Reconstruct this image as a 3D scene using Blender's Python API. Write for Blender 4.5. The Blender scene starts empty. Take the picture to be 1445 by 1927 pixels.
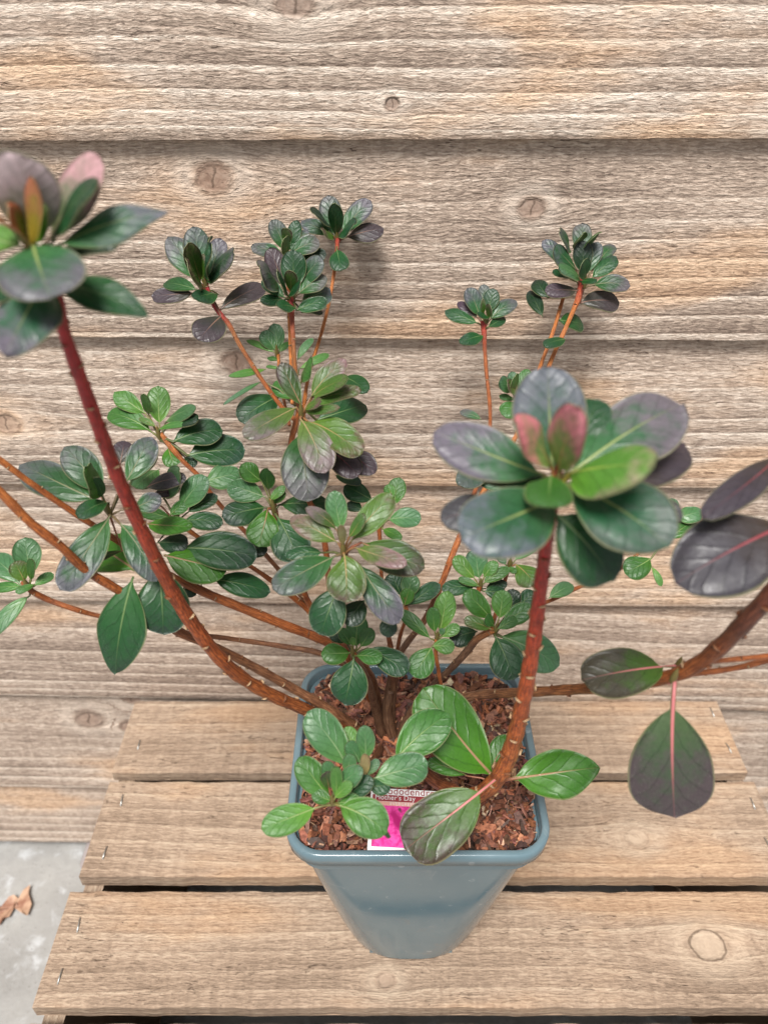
import bpy, math, random
import numpy as np
from mathutils import Vector, noise as mnoise

# ------------------------------------------------------------------ camera, light, exposure
sc = bpy.context.scene
PITCH = math.radians(36.5); FPX = 1447.0; CAMZ = 0.615
cam_d = bpy.data.cameras.new('camera'); cam = bpy.data.objects.new('camera', cam_d)
sc.collection.objects.link(cam); sc.camera = cam
cam.location = (0, 0, CAMZ); cam.rotation_euler = (math.pi/2 - PITCH, 0, 0)
cam_d.sensor_fit = 'VERTICAL'; cam_d.sensor_height = 24.0; cam_d.lens = 24.0*FPX/1927.0
cam_d.clip_start = 0.01; cam_d.clip_end = 100
cam_d.dof.use_dof = True; cam_d.dof.focus_distance = 0.47; cam_d.dof.aperture_fstop = 5.6

SUN_EL, SUN_ROT = math.radians(62), math.radians(200)   # soft light from above, in front of the wall and a little left
w = bpy.data.worlds.new('World'); sc.world = w; w.use_nodes = True
nt = w.node_tree; nt.nodes.clear()
sky = nt.nodes.new('ShaderNodeTexSky'); sky.sky_type = 'NISHITA'; sky.sun_disc = False
sky.sun_elevation = SUN_EL; sky.sun_rotation = SUN_ROT; sky.dust_density = 4.0; sky.air_density = 1.0
hs = nt.nodes.new('ShaderNodeHueSaturation'); hs.inputs['Saturation'].default_value = 0.22
bg = nt.nodes.new('ShaderNodeBackground'); bg.inputs[1].default_value = 0.068
wo = nt.nodes.new('ShaderNodeOutputWorld')
nt.links.new(sky.outputs[0], hs.inputs['Color']); nt.links.new(hs.outputs[0], bg.inputs[0]); nt.links.new(bg.outputs[0], wo.inputs[0])
sd = bpy.data.lights.new('sun', 'SUN'); sd.energy = 3.2; sd.angle = math.radians(21); sd.color = (1, .97, .93)
sun = bpy.data.objects.new('sun', sd); sc.collection.objects.link(sun)
ld = Vector((-0.22*math.cos(SUN_EL), -0.97*math.cos(SUN_EL), math.sin(SUN_EL)))      # direction towards the sun
sun.rotation_euler = ld.to_track_quat('Z', 'Y').to_euler(); sun.location = (0, -1, 3)
sc.view_settings.view_transform = 'Standard'; sc.view_settings.look = 'None'
sc.view_settings.gamma = 1; sc.view_settings.use_curve_mapping = False
sc.view_settings.exposure = 0.80

rng = random.Random(7); nrng = np.random.default_rng(11)
C0 = Vector((0, 0, CAMZ)); FW = Vector((0, math.cos(PITCH), -math.sin(PITCH))); UP = Vector((0, math.sin(PITCH), math.cos(PITCH))); RT = Vector((1, 0, 0))
def P(px, py, z):
    """point of the place seen at photo pixel (px, py), z metres along the view axis"""
    return C0 + (FW + RT*((px-722.5)/FPX) - UP*((py-963.5)/FPX))*z
def proj(p):
    d = p - C0; z = d.dot(FW); return 722.5 + d.dot(RT)/z*FPX, 963.5 - d.dot(UP)/z*FPX
def on_plane(px, py, zw):
    d = P(px, py, 1) - C0; return C0 + d*((zw-CAMZ)/d.z)

# ------------------------------------------------------------------ scene helpers
def tag(o, label=None, cat=None, group=None, kind=None):
    if label: o['label'] = label
    if cat: o['category'] = cat
    if group: o['group'] = group
    if kind: o['kind'] = kind
    return o
ORG = {}
def empty(name, loc):
    o = bpy.data.objects.new(name, None); sc.collection.objects.link(o); o.location = loc; o.empty_display_size = .02
    ORG[o.name] = Vector(loc); return o
def link(name, me, mat, parent=None, org=None):
    org = Vector(org) if org is not None else Vector((0, 0, 0))
    me.transform(__import__('mathutils').Matrix.Translation(-org))
    o = bpy.data.objects.new(name, me); sc.collection.objects.link(o)
    if mat: me.materials.append(mat)
    po = ORG[parent.name] if parent else Vector((0, 0, 0))
    o.parent = parent; o.location = org - po; ORG[o.name] = org
    return o
class MB:
    """collects verts, faces and point attributes into one mesh"""
    def __init__(s): s.v = []; s.f = []; s.a = {}; s.uv = []
    def add(s, vs, fs, attrs=None):
        n = len(s.v); s.v += [tuple(p) for p in vs]; s.f += [tuple(i+n for i in f) for f in fs]
        for k, vals in (attrs or {}).items(): s.a.setdefault(k, []).extend(vals)
    def box(s, lo, hi, attrs=None):
        x0, y0, z0 = lo; x1, y1, z1 = hi
        vs = [(x, y, z) for z in (z0, z1) for y in (y0, y1) for x in (x0, x1)]
        s.add(vs, [(0,2,3,1),(4,5,7,6),(0,1,5,4),(1,3,7,5),(3,2,6,7),(2,0,4,6)], attrs)
    def mesh(s, name, smooth=True):
        me = bpy.data.meshes.new(name); me.from_pydata(s.v, [], s.f); me.update()
        for k, vals in s.a.items():
            at = me.attributes.new(k, 'FLOAT_COLOR', 'POINT'); at.data.foreach_set('color', np.array(vals, dtype=np.float32).ravel())
        if smooth: me.polygons.foreach_set('use_smooth', [True]*len(me.polygons))
        return me

# ------------------------------------------------------------------ node helper
class NT:
    def __init__(s, name):
        s.m = bpy.data.materials.new(name); s.m.use_nodes = True; s.t = s.m.node_tree; s.t.nodes.clear()
        s.out = s.t.nodes.new('ShaderNodeOutputMaterial')
    def n(s, t, **kw):
        o = s.t.nodes.new('ShaderNode'+t)
        for k, v in kw.items(): setattr(o, k, v)
        return o
    def put(s, sock, v):
        if isinstance(v, bpy.types.NodeSocket): s.t.links.new(v, sock)
        elif isinstance(v, (tuple, list)) and len(v) == 3 and sock.type == 'RGBA': sock.default_value = (*v, 1)
        else: sock.default_value = v
    def math(s, op, a, b=0.0, c=None, clamp=False):
        o = s.n('Math', operation=op, use_clamp=clamp); s.put(o.inputs[0], a); s.put(o.inputs[1], b)
        if c is not None: s.put(o.inputs[2], c)
        return o.outputs[0]
    def mix(s, f, a, b, mode='MIX'):
        o = s.n('Mix', data_type='RGBA', blend_type=mode, clamp_factor=True); s.put(o.inputs['Factor'], f); s.put(o.inputs[6], a); s.put(o.inputs[7], b)
        return o.outputs[2]
    def comb(s, x, y, z):
        o = s.n('CombineXYZ'); s.put(o.inputs[0], x); s.put(o.inputs[1], y); s.put(o.inputs[2], z); return o.outputs[0]
    def sep(s, v):
        o = s.n('SeparateXYZ'); s.put(o.inputs[0], v); return o.outputs
    def attr(s, name):
        o = s.n('Attribute', attribute_name=name); return o
    def noise(s, vec, scale=1.0, detail=2.0, rough=.5, dist=0.0):
        o = s.n('TexNoise'); s.put(o.inputs['Vector'], vec); s.put(o.inputs['Scale'], scale); s.put(o.inputs['Detail'], detail)
        s.put(o.inputs['Roughness'], rough); s.put(o.inputs['Distortion'], dist); return o.outputs[0]
    def vor(s, vec, scale=1.0, feature='F1', out=0):
        o = s.n('TexVoronoi', feature=feature); s.put(o.inputs['Vector'], vec); s.put(o.inputs['Scale'], scale); return o.outputs[out]
    def rng(s, v, a, b, c=0.0, d=1.0, smooth=True):
        o = s.n('MapRange', interpolation_type='SMOOTHSTEP' if smooth else 'LINEAR', clamp=True)
        for i, q in enumerate((v, a, b, c, d)): s.put(o.inputs[i], q)
        return o.outputs[0]
    def bump(s, h, strength, dist, nrm=None):
        o = s.n('Bump'); s.put(o.inputs['Height'], h); s.put(o.inputs['Strength'], strength); s.put(o.inputs['Distance'], dist)
        if nrm is not None: s.put(o.inputs['Normal'], nrm)
        return o.outputs[0]
    def bsdf(s, col, rough=.6, nrm=None, spec=.5, **kw):
        o = s.n('BsdfPrincipled'); s.put(o.inputs['Base Color'], col); s.put(o.inputs['Roughness'], rough); s.put(o.inputs['Specular IOR Level'], spec)
        if nrm is not None: s.put(o.inputs['Normal'], nrm)
        for k, v in kw.items(): s.put(o.inputs[k.replace('_', ' ')], v)
        return o.outputs[0]
    def done(s, sh): s.t.links.new(sh, s.out.inputs[0]); return s.m

# ------------------------------------------------------------------ wood
def wood_material(name, dark, mid, light, warm, ring_amt=1.0, fuzz=1.0):
    k = NT(name)
    g = k.sep(k.attr('gr').outputs['Color']); u, v, ring = g[0], g[1], g[2]
    q = k.sep(k.attr('kn').outputs['Color']); seed = q[2]
    so = k.math('MULTIPLY', seed, 17.3)
    kw = k.math('SUBTRACT', k.noise(k.comb(k.math('MULTIPLY', q[0], .9), k.math('MULTIPLY', q[1], .9), so), 1, 3, .6), .5)
    kd = k.math('SQRT', k.math('ADD', k.math('MULTIPLY', q[0], q[0]), k.math('MULTIPLY', q[1], q[1])))
    kd = k.math('ADD', kd, k.math('MULTIPLY', kw, .5))
    knot = k.math('POWER', 2.718, k.math('MULTIPLY', k.math('POWER', kd, 3.0), -1.0))
    # slow wobble of the rings, then a saw profile: pale soft wood that steps down to a thin dark line
    vis = k.attr('gr').outputs['Alpha']
    wob = k.noise(k.comb(k.math('MULTIPLY', u, 3), k.math('MULTIPLY', v, 9), so), 1, 3, .45)
    r2 = k.math('ADD', ring, k.math('MULTIPLY', wob, .5))
    saw = k.math('FRACT', r2)
    rid = k.noise(k.comb(k.math('FLOOR', r2), so, 3.1), 1.7, 0)
    line = k.math('MULTIPLY', k.math('MULTIPLY', k.rng(saw, .0, .20, 1, 0), k.rng(saw, 0.0, .03)), vis)
    late = k.math('MULTIPLY', k.math('SUBTRACT', k.rng(saw, .25, .98), .35), vis)
    # rough-sawn fibres: short torn flakes stretched along the board
    fv = k.comb(k.math('MULTIPLY', u, 150), k.math('MULTIPLY', v, 620), so)
    fl = k.noise(fv, 1, 4, .62, .5); fls = k.rng(fl, .33, .64)
    fv2 = k.comb(k.math('MULTIPLY', u, 60), k.math('MULTIPLY', v, 420), so)
    fl2 = k.noise(fv2, 1, 3, .65, .8)
    fv3 = k.comb(k.math('MULTIPLY', u, 420), k.math('MULTIPLY', v, 950), so)
    vf = k.vor(k.comb(k.math('MULTIPLY', u, 115), k.math('MULTIPLY', v, 520), so), 1, 'F1')
    fine = k.noise(fv3, 1, 2, .6)
    cross = k.noise(k.comb(k.math('MULTIPLY', u, 260), k.math('MULTIPLY', v, 14), so), 1, 2, .6)   # saw marks across
    patch = k.noise(k.comb(k.math('MULTIPLY', u, 5), k.math('MULTIPLY', v, 16), k.math('ADD', so, 5)), 1, 4, .55)
    patch2 = k.noise(k.comb(k.math('MULTIPLY', u, 13), k.math('MULTIPLY', v, 30), k.math('ADD', so, 9)), 1, 4, .6)
    crk = k.rng(k.noise(k.comb(k.math('MULTIPLY', u, 85), k.math('MULTIPLY', v, 520), k.math('ADD', so, 2)), 1, 2, .5, 1.2), .30, .355, 1, 0)
    crk = k.math('MULTIPLY', crk, k.rng(patch2, .42, .62))
    t = k.math('ADD', k.math('MULTIPLY', k.math('SUBTRACT', fls, .55), .36*fuzz), .52)
    t = k.math('ADD', t, k.math('MULTIPLY', k.math('SUBTRACT', fl2, .5), .34))
    t = k.math('ADD', t, k.math('MULTIPLY', k.math('SUBTRACT', fine, .5), .5*fuzz))
    t = k.math('ADD', t, k.math('MULTIPLY', k.math('SUBTRACT', cross, .5), .30))
    t = k.math('ADD', t, k.math('MULTIPLY', k.math('SUBTRACT', patch, .5), 1.0))
    t = k.math('ADD', t, k.math('MULTIPLY', k.math('SUBTRACT', rid, .5), .40*ring_amt))
    t = k.math('SUBTRACT', t, k.math('MULTIPLY', line, .24*ring_amt))
    crest = k.math('MULTIPLY', k.math('MULTIPLY', k.rng(saw, .70, .86), k.rng(saw, .93, 1.0, 1, 0)), vis)
    t = k.math('ADD', t, k.math('MULTIPLY', crest, .26*ring_amt))
    t = k.math('ADD', t, k.math('MULTIPLY', late, .24*ring_amt))
    t = k.math('SUBTRACT', t, k.math('MULTIPLY', crk, .55))
    tone = k.noise(k.comb(so, 2.7, 1.1), 3.7, 0)
    lf = k.noise(k.comb(k.math('MULTIPLY', u, 14), k.math('MULTIPLY', k.math('ADD', v, k.math('MULTIPLY', ring, .0)), 900), so), 1, 2, .5)
    t = k.math('ADD', t, k.math('MULTIPLY', k.math('SUBTRACT', lf, .5), .5))
    t = k.math('ADD', t, k.math('MULTIPLY', k.math('SUBTRACT', tone, .5), .55))
    c = k.mix(k.rng(t, .0, .55, smooth=False), dark, mid)
    c = k.mix(k.rng(t, .5, 1.05, smooth=False), c, light)
    c = k.mix(k.math('MULTIPLY', k.rng(patch, .48, .66), .9), c, k.mix(1.0, c, warm, 'MULTIPLY'))
    kr = k.noise(k.comb(k.math('MULTIPLY', kd, 6), so, k.math('MULTIPLY', fl2, 1.2)), 1, 2)
    edgek = k.rng(k.attr('kn').outputs['Alpha'], 1.90, 1.94)
    kc = k.mix(kr, (.10, .055, .038), (.25, .145, .10))
    kc = k.mix(k.math('SUBTRACT', k.attr('kn').outputs['Alpha'], 1.0), kc, k.mix(k.math('MULTIPLY', kr, .5), light, c))
    c = k.mix(k.math('MULTIPLY', k.math('MULTIPLY', k.rng(kd, 1.0, 1.5), k.rng(kd, 1.5, 3.0, 1, 0)), .30), c, light)
    c = k.mix(k.math('MULTIPLY', k.rng(kd, .70, 1.3, 1, 0), .62), c, kc)
    c = k.mix(k.math('MULTIPLY', k.math('MULTIPLY', k.rng(kd, .86, .95), k.rng(kd, .98, 1.08, 1, 0)), k.math('ADD', k.math('MULTIPLY', edgek, .6), .2)), c, (.09, .06, .04))
    kcr = k.math('MULTIPLY', k.rng(k.math('ABSOLUTE', k.math('ADD', q[0], k.math('MULTIPLY', kw, .8))), .03, .11, 1, 0), k.rng(kd, .5, .8, 1, 0))
    c = k.mix(k.math('MULTIPLY', k.math('MULTIPLY', kcr, k.rng(k.attr('kn').outputs['Alpha'], 1.2, 1.5, 1, 0)), .6), c, (.05, .03, .02))
    h = k.math('ADD', k.math('MULTIPLY', fls, .38), k.math('MULTIPLY', fl2, .9))
    h = k.math('ADD', h, k.math('MULTIPLY', vf, .35))
    h = k.math('ADD', h, k.math('MULTIPLY', fine, .25))
    h = k.math('ADD', h, k.math('MULTIPLY', k.math('MULTIPLY', saw, vis), 1.0*ring_amt))
    h = k.math('SUBTRACT', h, k.math('MULTIPLY', crk, .9))
    h = k.math('MULTIPLY', h, k.rng(knot, .4, .8, 1, .35))
    return k.done(k.bsdf(c, .82, k.bump(h, .9, .0012*fuzz+.0002), .25))

def smooth_noise(u, v, seed, fu, fv, oct=2):
    out = np.zeros(np.broadcast(u, v).shape); r = np.random.default_rng(seed); amp = 1.0
    for o in range(oct):
        for j in range(5):
            a, b, p = r.uniform(.5, 1.3)*fu, r.uniform(-1.2, 1.2)*fv, r.uniform(0, 6.28)
            out = out + amp*np.sin(u*a*6.28+v*b*6.28+p)/5
        fu *= 2.1; fv *= 2.1; amp *= .5
    return out

def plank(name, mat, parent, org, U, V, N, L, W, T, seed, knots=(), nring=11, pw=.8, res=.0035, tilt=(0, 0), wave=.004, rough_edge=.0, taper=None, ringv=(1.0, .2)):
    """a board: U along, V across, N outward from the front face; ring figure and knots stored as attributes"""
    org, U, V, N = Vector(org), Vector(U), Vector(V), Vector(N)
    nu, nv = max(2, int(L/res)), max(2, int(W/res))
    uu = np.linspace(0, L, nu+1); vv = np.linspace(0, W, nv+1)
    Ug, Vg = np.meshgrid(uu, vv, indexing='ij')
    g = Vg + wave*smooth_noise(Ug, Vg, seed, .9, 2.0)
    K0 = np.full_like(g, 9.0); K1 = np.full_like(g, 9.0); pale = np.ones_like(g); kdm = np.full_like(g, 9.0)
    for kk in knots:
        ku, kv, kr = kk[:3]
        dl = np.sqrt(((Ug-ku)/2.4)**2+((Vg-kv)/1.0)**2)
        g = g - (g-kv)*np.exp(-(dl/(1.7*kr))**2)*.8
        a_, b_ = (Ug-ku)/(1.2*kr), (Vg-kv)/kr; d = np.hypot(a_, b_); near = d < np.minimum(kdm, 8)
        K0 = np.where(near, a_, K0); K1 = np.where(near, b_, K1); kdm = np.where(near, d, kdm)
        pale = np.where(near, 1+(kk[3] if len(kk) > 3 else 0), pale)
    gn = np.clip(g/W, 0.001, 1.4)
    ring = nring*gn**pw + seed*3.7
    vis = np.clip(ringv[0]-ringv[1]*Vg/W+.45*smooth_noise(Ug, Vg, seed+9, 2.2, 9, 2), .08, 1)
    hgt = .00035*smooth_noise(Ug, Vg, seed+5, 6, 30, 3)
    Te = np.full_like(g, T) if taper is None else T + (taper-T)*(Vg/W)
    e0 = rough_edge*smooth_noise(uu, 0*uu, seed+2, 20, 0, 3); e1 = rough_edge*smooth_noise(uu, 0*uu, seed+3, 20, 0, 3)
    mb = MB(); idx = np.zeros((nu+1, nv+1), int); vs = []; A = []; K = []
    for i in range(nu+1):
        tl = tilt[0]+(tilt[1]-tilt[0])*uu[i]/L
        for j in range(nv+1):
            vj = Vg[i, j] + (e0[i] if j == 0 else e1[i] if j == nv else 0)
            edge = .0008 if j in (0, nv) or i in (0, nu) else 0
            vs.append(org+U*uu[i]+V*(vj+tl)+N*(Te[i, j]+hgt[i, j]-edge)); idx[i, j] = len(vs)-1
            A.append((uu[i], g[i, j], ring[i, j], vis[i, j])); K.append((K0[i, j], K1[i, j], seed*.37, pale[i, j]))
    fs = [(idx[i, j], idx[i+1, j], idx[i+1, j+1], idx[i, j+1]) for i in range(nu) for j in range(nv)]
    if U.cross(V).dot(N) < 0: fs = [f[::-1] for f in fs]
    mb.add(vs, fs, {'gr': A, 'kn': K})
    loop = [(i, 0) for i in range(nu+1)]+[(nu, j) for j in range(1, nv+1)]+[(i, nv) for i in range(nu-1, -1, -1)]+[(0, j) for j in range(nv-1, 0, -1)]
    S = []; SA = []; SK = []
    for (i, j) in loop:
        p = vs[idx[i, j]]; t0 = Te[i, j]
        tl = tilt[0]+(tilt[1]-tilt[0])*uu[i]/L
        for q in range(4):
            f = q/3; S.append(p - N*(t0*f)); SA.append((uu[i]+(t0*f if j not in (0, nv) else 0), g[i, j]+t0*f, ring[i, j]+t0*f*90, 1)); SK.append((9, 9, seed*.37, 1))
    n = len(loop); sf = []
    for a in range(n):
        b = (a+1) % n
        for q in range(3): sf.append((a*4+q, a*4+q+1, b*4+q+1, b*4+q))
    if U.cross(V).dot(N) < 0: sf = [f[::-1] for f in sf]
    mb.add(S, sf, {'gr': SA, 'kn': SK})
    # back face
    cs = [org+V*tilt[0], org+U*L+V*tilt[1], org+U*L+V*(W+tilt[1]), org+V*(W+tilt[0])]
    mb.add(cs, [(0, 3, 2, 1)], {'gr': [(0, 0, 0, 1)]*4, 'kn': [(9, 9, .1, 1)]*4})
    me = mb.mesh(name)
    return link(name, me, mat, parent, org)

wall_wood = wood_material('weathered_cladding', (.19, .140, .110), (.455, .358, .287), (.74, .64, .545), (.97, .80, .64))
crate_wood = wood_material('crate_pine', (.140, .096, .067), (.325, .237, .170), (.50, .40, .30), (.97, .84, .72), ring_amt=.4, fuzz=.72)

# ------------------------------------------------------------------ ground
GZ = -0.290
k = NT('concrete')
co = k.n('TexCoord').outputs['Object']
a = k.noise(co, 9, 6, .6); b = k.noise(co, 60, 4, .6); sp = k.noise(co, 34, 3, .55, .5); dk = k.noise(co, 220, 2, .6)
c = k.mix(k.rng(a, .3, .7), (.21, .205, .195), (.31, .305, .29)); c = k.mix(k.rng(b, .35, .75), c, (.26, .255, .245))
c = k.mix(k.math('MULTIPLY', k.math('MULTIPLY', k.rng(sp, .52, .70), k.rng(b, .35, .65)), .6), c, (.52, .54, .56)); c = k.mix(k.math('MULTIPLY', k.rng(dk, .66, .72), .6), c, (.16, .15, .14))
conc = k.done(k.bsdf(c, k.rng(a, .3, .7, .35, .7), k.bump(k.math('ADD', b, dk), .3, .002), .4))
mb = MB(); n = 40
for i in range(n+1):
    for j in range(n+1): mb.v.append((-6+12*i/n, -8+12*j/n, GZ))
mb.f = [(i*(n+1)+j, (i+1)*(n+1)+j, (i+1)*(n+1)+j+1, i*(n+1)+j+1) for i in range(n) for j in range(n)]
tag(link('concrete_floor', mb.mesh('concrete_floor'), conc), kind='structure')

# ------------------------------------------------------------------ cladding wall
WY = 0.516
wall = tag(empty('cladding_wall', (0, WY, GZ)), 'weathered wooden feather-edge cladding wall of overlapping horizontal boards behind the potted shrub', 'wall')
def wall_z(py):      # height on the wall's face seen at photo row py
    al = PITCH + math.atan((py-963.5)/FPX); return CAMZ - math.tan(al)*WY
XL, XR = -.85, .85
def edge_z(pyl, pyr):     # rows at left and right frame edge -> heights of the board's ends
    zl, zr = wall_z(pyl), wall_z(pyr)
    # the frame edges lie at these x on the wall
    def xe(px, z): d = WY*math.cos(PITCH)+(CAMZ-z)*math.sin(PITCH); return (px-722.5)/FPX*d
    x0, x1 = xe(0, zl), xe(1445, zr); s = (zr-zl)/(x1-x0)
    return zl+s*(XL-x0), zl+s*(XR-x0)
def wknot(px, py, r, e, *rest):
    z = wall_z(py); d = WY*math.cos(PITCH)+(CAMZ-z)*math.sin(PITCH); x = (px-722.5)/FPX*d
    zb = e[0]+(e[1]-e[0])*(x-XL)/(XR-XL); return (x-XL, z-zb, r, *[q*.3 for q in rest])
edges = [(-420, -430), (265, 260), (634, 641), (911, 919), (1131, 1143), (1308, 1337), (1481, 1499), (1583, 1603)]
kn = {1: [(552, 4, .009, .7), (738, 195, .004)], 2: [(398, 340, .0095), (1003, 396, .007, .4)],
      3: [(442, 688, .009), (8, 800, .009, .8)], 4: [(62, 1000, .005, .6)],
      5: [], 6: [(165, 1362, .012, .5), (244, 1325, .008, .1), (240, 1375, .008, .1)],
      7: []}
ez = [edge_z(*e) for e in edges]
for i, e in enumerate(ez):
    zu = ez[i-1] if i else (e[0]+.15, e[1]+.15)
    Wd = (zu[0]+zu[1])/2-(e[0]+e[1])/2+.022
    if i == 0: continue
    Wd = max(Wd, .1)
    knots = [wknot(q[0], q[1], q[2], e, *q[3:]) for q in kn.get(i, [])]
    # thick lower edge stands at WY, thin top tucks behind the next board
    V = Vector((0, .0060, Wd)).normalized()
    plank('cladding_board', wall_wood, wall, (XL, WY+.0100, e[0]), (1, 0, 0), V, (0, -1, 0), XR-XL, Wd, .0100, 3+i, knots,
          nring=(13, 12, 12, 13, 12, 11, 10, 9)[i], pw=(.75, .7, 1.0, .8, .75, .8, .9, .9)[i], res=.003, tilt=(0, e[1]-e[0]), wave=.0045, rough_edge=.0004, taper=.0060, ringv=((1, .2), (1.25, .75), (1.5, 1.9), (1.3, 1.3), (1.2, .9), (1.0, .8), (.7, .5), (.8, .5))[i])
for j in range(2):                              # boards above the frame
    e = (ez[0][0]+.128*j, ez[0][1]+.128*j)
    plank('cladding_board', wall_wood, wall, (XL, WY+.011, e[0]), (1, 0, 0), Vector((0, .0075, .15)).normalized(), (0, -1, 0), XR-XL, .15, .011, 31+j, [], res=.01, taper=.0075)
mb = MB(); mb.box((XL, WY+.03, GZ+.012), (XR, WY+.06, ez[0][0]+.27), {'gr': [(0, 0, 0, 1)]*8, 'kn': [(9, 9, .1, 1)]*8})
link('backing', mb.mesh('backing', False), wall_wood, wall, (0, WY, GZ))

# ------------------------------------------------------------------ crate
CXL, CXR = -.250, .3375
crate = tag(empty('wooden_crate', (0, .3, GZ)), 'upturned pale pine slatted crate that the blue-grey plant pot stands on', 'crate')
TS = .0135
sl = [(.4272, .5105, -.001, -.002), (.3290, .4176, 0, .000), (.2325, .3165, -.003, .001), (.136, .222, 0, .001)]
def cknot(px, py, r, y0, *rest):
    p = on_plane(px, py, 0); return (p.x-CXL, p.y-y0, r, *rest)
ck = [[], [(1197, 1577, .0085, .85), (1290, 1520, .0015)], [(1338, 1778, .0115, .93), (733, 1845, .0055, .5)], []]
slats = []
for i, (y0, y1, a, b) in enumerate(sl):
    TSi = .0112 if i == 0 else TS
    kk = [cknot(q[0], q[1], q[2], y0, *q[3:]) for q in ck[i]]
    s = plank('slat', crate_wood, crate, (CXL+a, y0, -TSi), (1, 0, 0), (0, 1, 0), (0, 0, 1), CXR-CXL+b-a, y1-y0, TSi, 51+i*3, kk, nring=(7, 6, 6, 6)[i], pw=1.0,
              res=.0022 if i < 3 else .006, wave=.010, rough_edge=.0007)
    slats.append(s)
plank('end_panel', crate_wood, crate, (CXL+.0165, .14, -TS-.002), (0, 1, 0), (0, 0, -1), (-1, 0, 0), .368, -GZ-TS-.004, .0155, 71, [], res=.006)
plank('end_panel', crate_wood, crate, (CXR-.0165, .14, -TS-.002), (0, 1, 0), (0, 0, -1), (1, 0, 0), .368, -GZ-TS-.004, .0155, 74, [], res=.006)
for j in range(3):
    zt = -TS-.012-.092*j
    plank('side_slat', crate_wood, crate, (CXL+.018, .152, zt-.078), (1, 0, 0), (0, 0, 1), (0, -1, 0), CXR-CXL-.036, .078, .011, 81+j, [], res=.008)
    plank('side_slat', crate_wood, crate, (CXL+.018, .496, zt-.078), (1, 0, 0), (0, 0, 1), (0, 1, 0), CXR-CXL-.036, .078, .011, 91+j, [], res=.008)
k = NT('inner_floor_shade')
dark = k.done(k.bsdf((.03, .025, .02), .9))
k = NT('staple_steel'); steel = k.done(k.bsdf((.42, .42, .40), .35, None, .5, Metallic=.85))
def staple(px, py):
    p = on_plane(px, py, 0); i = min(range(3), key=lambda q: abs((sl[q][0]+sl[q][1])/2-p.y))
    mb = MB(); hw = .0055; r = .0006; a = rng.uniform(-.12, .12)
    dx, dy = math.sin(a)*hw, math.cos(a)*hw; ring = []
    pts = [Vector((p.x-dx, p.y-dy, -.003)), Vector((p.x-dx, p.y-dy, .0006)), Vector((p.x, p.y, .0011)), Vector((p.x+dx, p.y+dy, .0006)), Vector((p.x+dx, p.y+dy, -.003))]
    for q in pts:
        for t in range(6):
            an = t*math.pi/3; off = Vector((math.cos(an)*r, 0, 0)) + (Vector((0, math.sin(an)*r, 0)) if q.z < 0 else Vector((0, 0, math.sin(an)*r)))
            ring.append(q+off)
    fs = [(a_*6+t, a_*6+(t+1) % 6, (a_+1)*6+(t+1) % 6, (a_+1)*6+t) for a_ in range(4) for t in range(6)]
    mb.add(ring, fs); link('staple', mb.mesh('staple'), steel, slats[i], p)
for q in [(262, 1402), (230, 1506), (198, 1605), (149, 1741), (114, 1838), (1339, 1341), (1370, 1408), (1415, 1512), (1443, 1588)]: staple(*q)
# torn fibres at the slat edges
mb = MB()
for q in range(260):
    i = rng.choice((1, 2, 2, 2, 1)); x = rng.uniform(CXL+.02, CXR-.01); y = sl[i][1]-.0006 if rng.random() < .85 else sl[i][0]+.0005
    s = 1 if y > sl[i][0]+.02 else -1
    L = rng.uniform(.002, .008); a = rng.uniform(.2, 1.3)*rng.choice((-1, 1)); th = .00018
    p0 = Vector((x, y, -rng.uniform(.0005, .006))); d = Vector((math.sin(a), s*abs(math.cos(a))*.7, rng.uniform(-.2, .35)))*L
    p1 = p0+d*.5+Vector((0, 0, rng.uniform(-.001, .001))); p2 = p0+d
    o = Vector((0, 0, th)); w_ = Vector((th, 0, 0))
    mb.add([p0-o, p0+o, p1-o, p1+o, p2], [(0, 1, 3, 2), (2, 3, 4)], {'gr': [(x, y, 0, 1)]*5, 'kn': [(9, 9, .1, 1)]*5})
tag(link('splinters', mb.mesh('splinters', False), crate_wood, crate, (0, .3, 0)), kind='stuff')

# ------------------------------------------------------------------ pot
POT_CX, RW = .0203, .0795          # centre x, half width of the rim
RZ = CAMZ-.4275                    # rim height
RY0 = .2405; RY1 = .3906           # rim front and back
POT_CY = (RY0+RY1)/2; HD = (RY1-RY0)/2
def rrect(hx, hy, r, z, n=9, cx=POT_CX, cy=None, bow=.0):
    cy = POT_CY if cy is None else cy; out = []
    for q, (sx, sy) in enumerate(((1, 1), (-1, 1), (-1, -1), (1, -1))):
        for i in range(n):
            a = q*math.pi/2 + i/(n-1)*math.pi/2
            out.append(Vector((cx+sx*(hx-r)+r*math.cos(a), cy+sy*(hy-r)+r*math.sin(a), z)))
        # straight side points
        nx = ((-1, 1), (-1, -1), (1, -1), (1, 1))[q]
        p, = out[-1:]; sx2, sy2 = nx
        p2 = Vector((cx+sx2*(hx-r)+r*math.cos((q+1)*math.pi/2), cy+sy2*(hy-r)+r*math.sin((q+1)*math.pi/2), z))
        for i in range(1, 6): out.append(p.lerp(p2, i/6))
    return out
def loft(secs, close_last=False):
    mb = MB(); n = len(secs[0]); vs = [p for s in secs for p in s]
    fs = [(a*n+i, a*n+(i+1) % n, (a+1)*n+(i+1) % n, (a+1)*n+i) for a in range(len(secs)-1) for i in range(n)]
    if close_last: fs.append(tuple((len(secs)-1)*n+i for i in range(n)))
    mb.add(vs, fs); return mb
k = NT('pot_plastic'); co = k.n('TexCoord').outputs['Object']
a = k.noise(co, 14, 5, .6); b = k.noise(co, 130, 3, .6); spk = k.vor(co, 190)
sc_ = k.noise(k.n('TexCoord').outputs['Object'], 55, 6, .7, 1.5)
c = k.mix(k.rng(a, .35, .7), (.100, .158, .184), (.122, .178, .202))
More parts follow.
